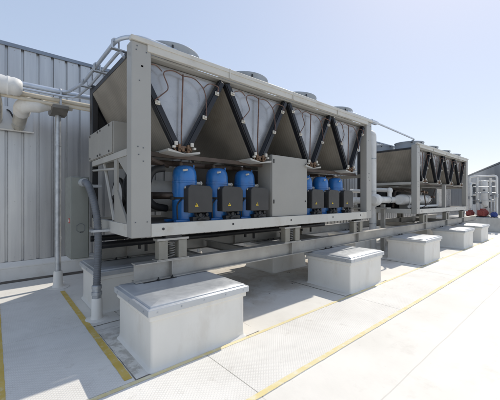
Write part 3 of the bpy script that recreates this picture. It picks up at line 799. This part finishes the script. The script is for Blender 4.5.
k = MB(); k.box(.45, -.06, -1.718, .55, .06, -.15); k.box(.35, -.2, -.3, .65, .2, -.25); k.build('support', M['beam'], wl_, smooth=0)

w2 = copy_tree(wl_); w2.location = (9.2, 5.45, 1.70); w2['label'] = 'white insulated water main seen through the right end of the near chiller'
wl_['group'] = w2['group'] = 'insulated water mains between the chillers'

# unseen duct-like slab, added to throw shade on the side walkway
du = thing('shade_caster', 'unseen curved slab added behind the near chiller to shade the side walkway', 'shade caster', (0, 0, 4.12))
out_ = [(2.1, 5.80), (2.35, 6.02), (3.0, 6.42), (3.45, 6.70), (3.91, 7.02), (4.3, 7.31), (4.66, 7.62), (4.9, 7.85), (5.0, 8.0)]
inn = [(6.6, 8.0), (6.6, 6.4), (6.4, 5.95), (6.0, 5.80)]
k = MB(); k.prism(out_+inn, 0, .42, 'z'); k.build('caster_slab', M['galv_light'], du, smooth=0)
k = MB()
for x in (2.6, 4.4, 5.9): k.box(x-.03, 5.785, -.015, x+.03, 5.7985, .435)
k.pieces('caster_rib', M['galv'], du, smooth=0)
k = MB(); k.box(5.2, 7.3, -4.1, 5.3, 7.4, -.002); k.box(6.2, 7.3, -4.1, 6.3, 7.4, -.002); k.pieces('caster_leg', M['galv'], du, smooth=0)

# ------------------------------------------------------------------ pump group beyond the chillers
pn = MB(); pn.rings([rrect(0, 0, 3.6, 2.6, z, .03, 2) for z in (0, .74)])
tag(pn.build('equipment_plinth', M['concrete'], bevel=.02, loc=(20.0, 3.0, 0)), 'pale concrete plinth carrying the red pumps beyond the chillers', 'plinth')
vt = thing('pressure_vessel', 'upright white pressure vessel standing among the far white pipes', 'tank', (21.2, 3.95, .74))
k = MB(); k.lathe((0, 0, .55), [(0, 0), (.1, .02), (.16, .10), (.17, .18), (.17, 1.35), (.15, 1.44), (.1, 1.5), (0, 1.52)], 20); k.build('shell', M['white_ins'], vt)
for a in (.5, 2.6, 4.7):
    k = MB(); k.box(.15*math.cos(a)-.025, .15*math.sin(a)-.025, 0, .15*math.cos(a)+.025, .15*math.sin(a)+.025, .66); k.build('leg', M['white_ins'], vt, smooth=0)
pf = thing('pipe_manifold', 'white insulated pipe manifold standing beyond the right end of the farther chiller', 'pipework', (21.0, 4.0, .74))
k = MB()
for path in ([(0, .62, 0), (0, .62, 2.3), (0, -.62, 2.3), (0, -.62, 0)], [(.5, .35, .0), (.5, .35, 2.05), (.5, -.5, 2.05), (.5, -.5, .3)], [(0, .25, .0), (0, .25, 2.25)], [(-.3, .5, .5), (-.3, .5, 1.9), (.3, .5, 1.9), (.6, .5, 1.9)], [(0, .6, 1.25), (0, .3, 1.25)], [(.2, -.3, 1.0), (.2, -.3, 2.2)], [(0.3, .6, .9), (0.3, -.6, .9)]):
    k.tube(fillet(path, .16, 7), .055, 12)
k.build('pipe', M['white_ins'], pf)
k = MB()
for (x, y, z0, z1) in ((-.2, .45, 0, 1.7), (-.25, .05, 0, 1.3), (-.2, -.42, 0, 1.9), (.3, .18, 0, 2.1), (.25, -.2, .2, 1.6), (-.1, -.52, .2, 1.2)): k.cyl((x, y, z0), (x, y, z1), .022, 8)
for z in (.95, 1.35, 1.7): k.cyl((-.2, .62, z), (-.2, -.6, z), .02, 8)
k.build('small_pipework', M['galv'], pf)
k = MB()
for (y, z) in ((.45, 1.15), (.05, .8), (-.42, 1.2), (-.1, 1.5)): k.cyl((-.26, y-.05, z), (-.26, y+.05, z), .05, 10); k.cyl((-.26, y, z), (-.38, y, z), .015, 8)
k.pieces('gauge', M['screendark'], pf)
k = MB()
for (x, y, z) in ((0, .62, 1.0), (0, -.62, 1.1), (.5, .35, 1.3), (0, .25, .8)): k.lathe((x, y, z), [(.09, 0), (.09, .03), (.065, .04), (.065, .12), (.09, .13), (.09, .16)], 14)
k.pieces('valve', M['galv'], pf)
k = MB(); k.box(.05, .36, .7, .12, .52, 1.9); k.box(.65, -.2, .5, .72, .15, 2.0); k.build('support_frame', M['screendark'], pf, smooth=0)
def make_pump(mt, label, loc, s=1.):
    r = thing('pump', label, 'pump', loc, 'pumps on the far plinth'); r.scale = (s, s, s); r.rotation_euler.z = math.radians(78)
    k = MB(); k.lathe((0, 0, .24), [(0, -.07), (.14, -.07), (.2, -.03), (.2, .04), (.14, .08), (0, .08)], 20, 'y'); k.tube(fillet([(0, 0, .4), (0, 0, .5)], .1), .08, 12); k.build('volute', mt, r)
    k = MB(); k.box(-.17, .10, .07, .17, .50, .40)
    for q in range(7): k.box(-.185, .13+q*.05, .085, .185, .15+q*.05, .415)
    k.cyl((0, .49, .23), (0, .54, .23), .11, 16)
    k.build('motor', mt, r, bevel=.008)
    k = MB(); k.box(-.08, .2, .418, .08, .4, .50); k.build('terminal_box', mt, r, bevel=.01)
    k = MB(); k.box(-.2, -.12, 0, .2, .55, .05); k.box(-.1, .15, .05, .1, .45, .12); k.build('base', M['black'], r, smooth=0)
    return r
make_pump(M['red'], 'larger red pump below the white pressure vessel', (20.8, 3.88, .741), .95)
make_pump(M['red'], 'smaller red pump at the left foot of the white pipe manifold', (20.8, 4.48, .741), .75)
make_pump(M['pumpblue'], 'bright blue pump at the right foot of the white pipe manifold', (20.8, 3.42, .741), .6)

# screen wall beyond the pumps
sw = thing('screen_wall', 'grey panelled screen wall with dark posts at the far right behind the pumps', 'screen wall', (23, 2.2, 0)); sw.rotation_euler.z = math.atan2(.35, .94)
k = MB(); k.box(0, 0, .25, 26, .08, 4.4); k.build('panel', M['screen'], sw, smooth=0)
for i in range(18):
    k = MB(); k.box(i*1.5, -.12, 0, i*1.5+.16, -.002, 4.42); k.build('post', M['screendark'], sw, smooth=0)
k = MB(); k.box(-.02, -.14, 4.425, 26.02, .12, 4.55); k.build('top_rail', M['screendark'], sw, smooth=0)
k = MB()
for i in range(17): k.box(i*1.5+.35, -.02, 2.1, i*1.5+1.3, -.003, 3.6)
k.pieces('louvre_panel', M['screendark'], sw, smooth=0)

# ------------------------------------------------------------------ camera, light, world
cam = bpy.data.cameras.new('camera'); co_ = bpy.data.objects.new('camera', cam); COL.objects.link(co_)
co_.location = (0, 0, 1.75); co_.rotation_euler = (PI/2, 0, -math.radians(40.98))
cam.lens = 21.28; cam.sensor_width = 36; cam.sensor_fit = 'HORIZONTAL'; cam.shift_y = -.002
cam.clip_start = .05; cam.clip_end = 5000
scene.camera = co_

to_sun = Vector((.84, .127, 1.0)).normalized()
el = math.asin(to_sun.z); az = math.atan2(to_sun.x, to_sun.y)
sun = bpy.data.lights.new('sun', 'SUN'); sun.energy = 2.55; sun.angle = math.radians(.53); sun.color = (1, .935, .83)
so = bpy.data.objects.new('sun', sun); COL.objects.link(so); so.location = (10, 3, 15)
so.rotation_euler = (-to_sun).to_track_quat('-Z', 'Y').to_euler()
W_ = bpy.data.worlds.new('World'); scene.world = W_; W_.use_nodes = True
nt = W_.node_tree; bg = nt.nodes['Background']
sky = nt.nodes.new('ShaderNodeTexSky'); sky.sky_type = 'NISHITA'; sky.sun_disc = False
sky.sun_elevation = el; sky.sun_rotation = az; sky.air_density = 1.0; sky.dust_density = .6; sky.ozone_density = 1.0; sky.altitude = 50
gm_ = nt.nodes.new('ShaderNodeGamma'); gm_.inputs['Gamma'].default_value = .36      # thin bright haze evens out the sky
nt.links.new(sky.outputs[0], gm_.inputs['Color'])
hs = nt.nodes.new('ShaderNodeHueSaturation'); hs.inputs['Saturation'].default_value = 1.3
nt.links.new(gm_.outputs[0], hs.inputs['Color'])
tint = mix_col(nt, 1.0, (0, 0, 0), hs.outputs[0]); tn = tint.node; tn.blend_type = 'MULTIPLY'; tn.inputs[6].default_value = (2.42, 2.38, 2.50, 1)
nt.links.new(tint, bg.inputs['Color']); bg.inputs['Strength'].default_value = .14

vs = scene.view_settings; vs.view_transform = 'Standard'; vs.look = 'None'; vs.exposure = .45; vs.gamma = 1; vs.use_curve_mapping = False
scene.render.engine = 'CYCLES'
cy = scene.cycles; cy.max_bounces = 8; cy.diffuse_bounces = 5; cy.glossy_bounces = 4; cy.use_denoising = True
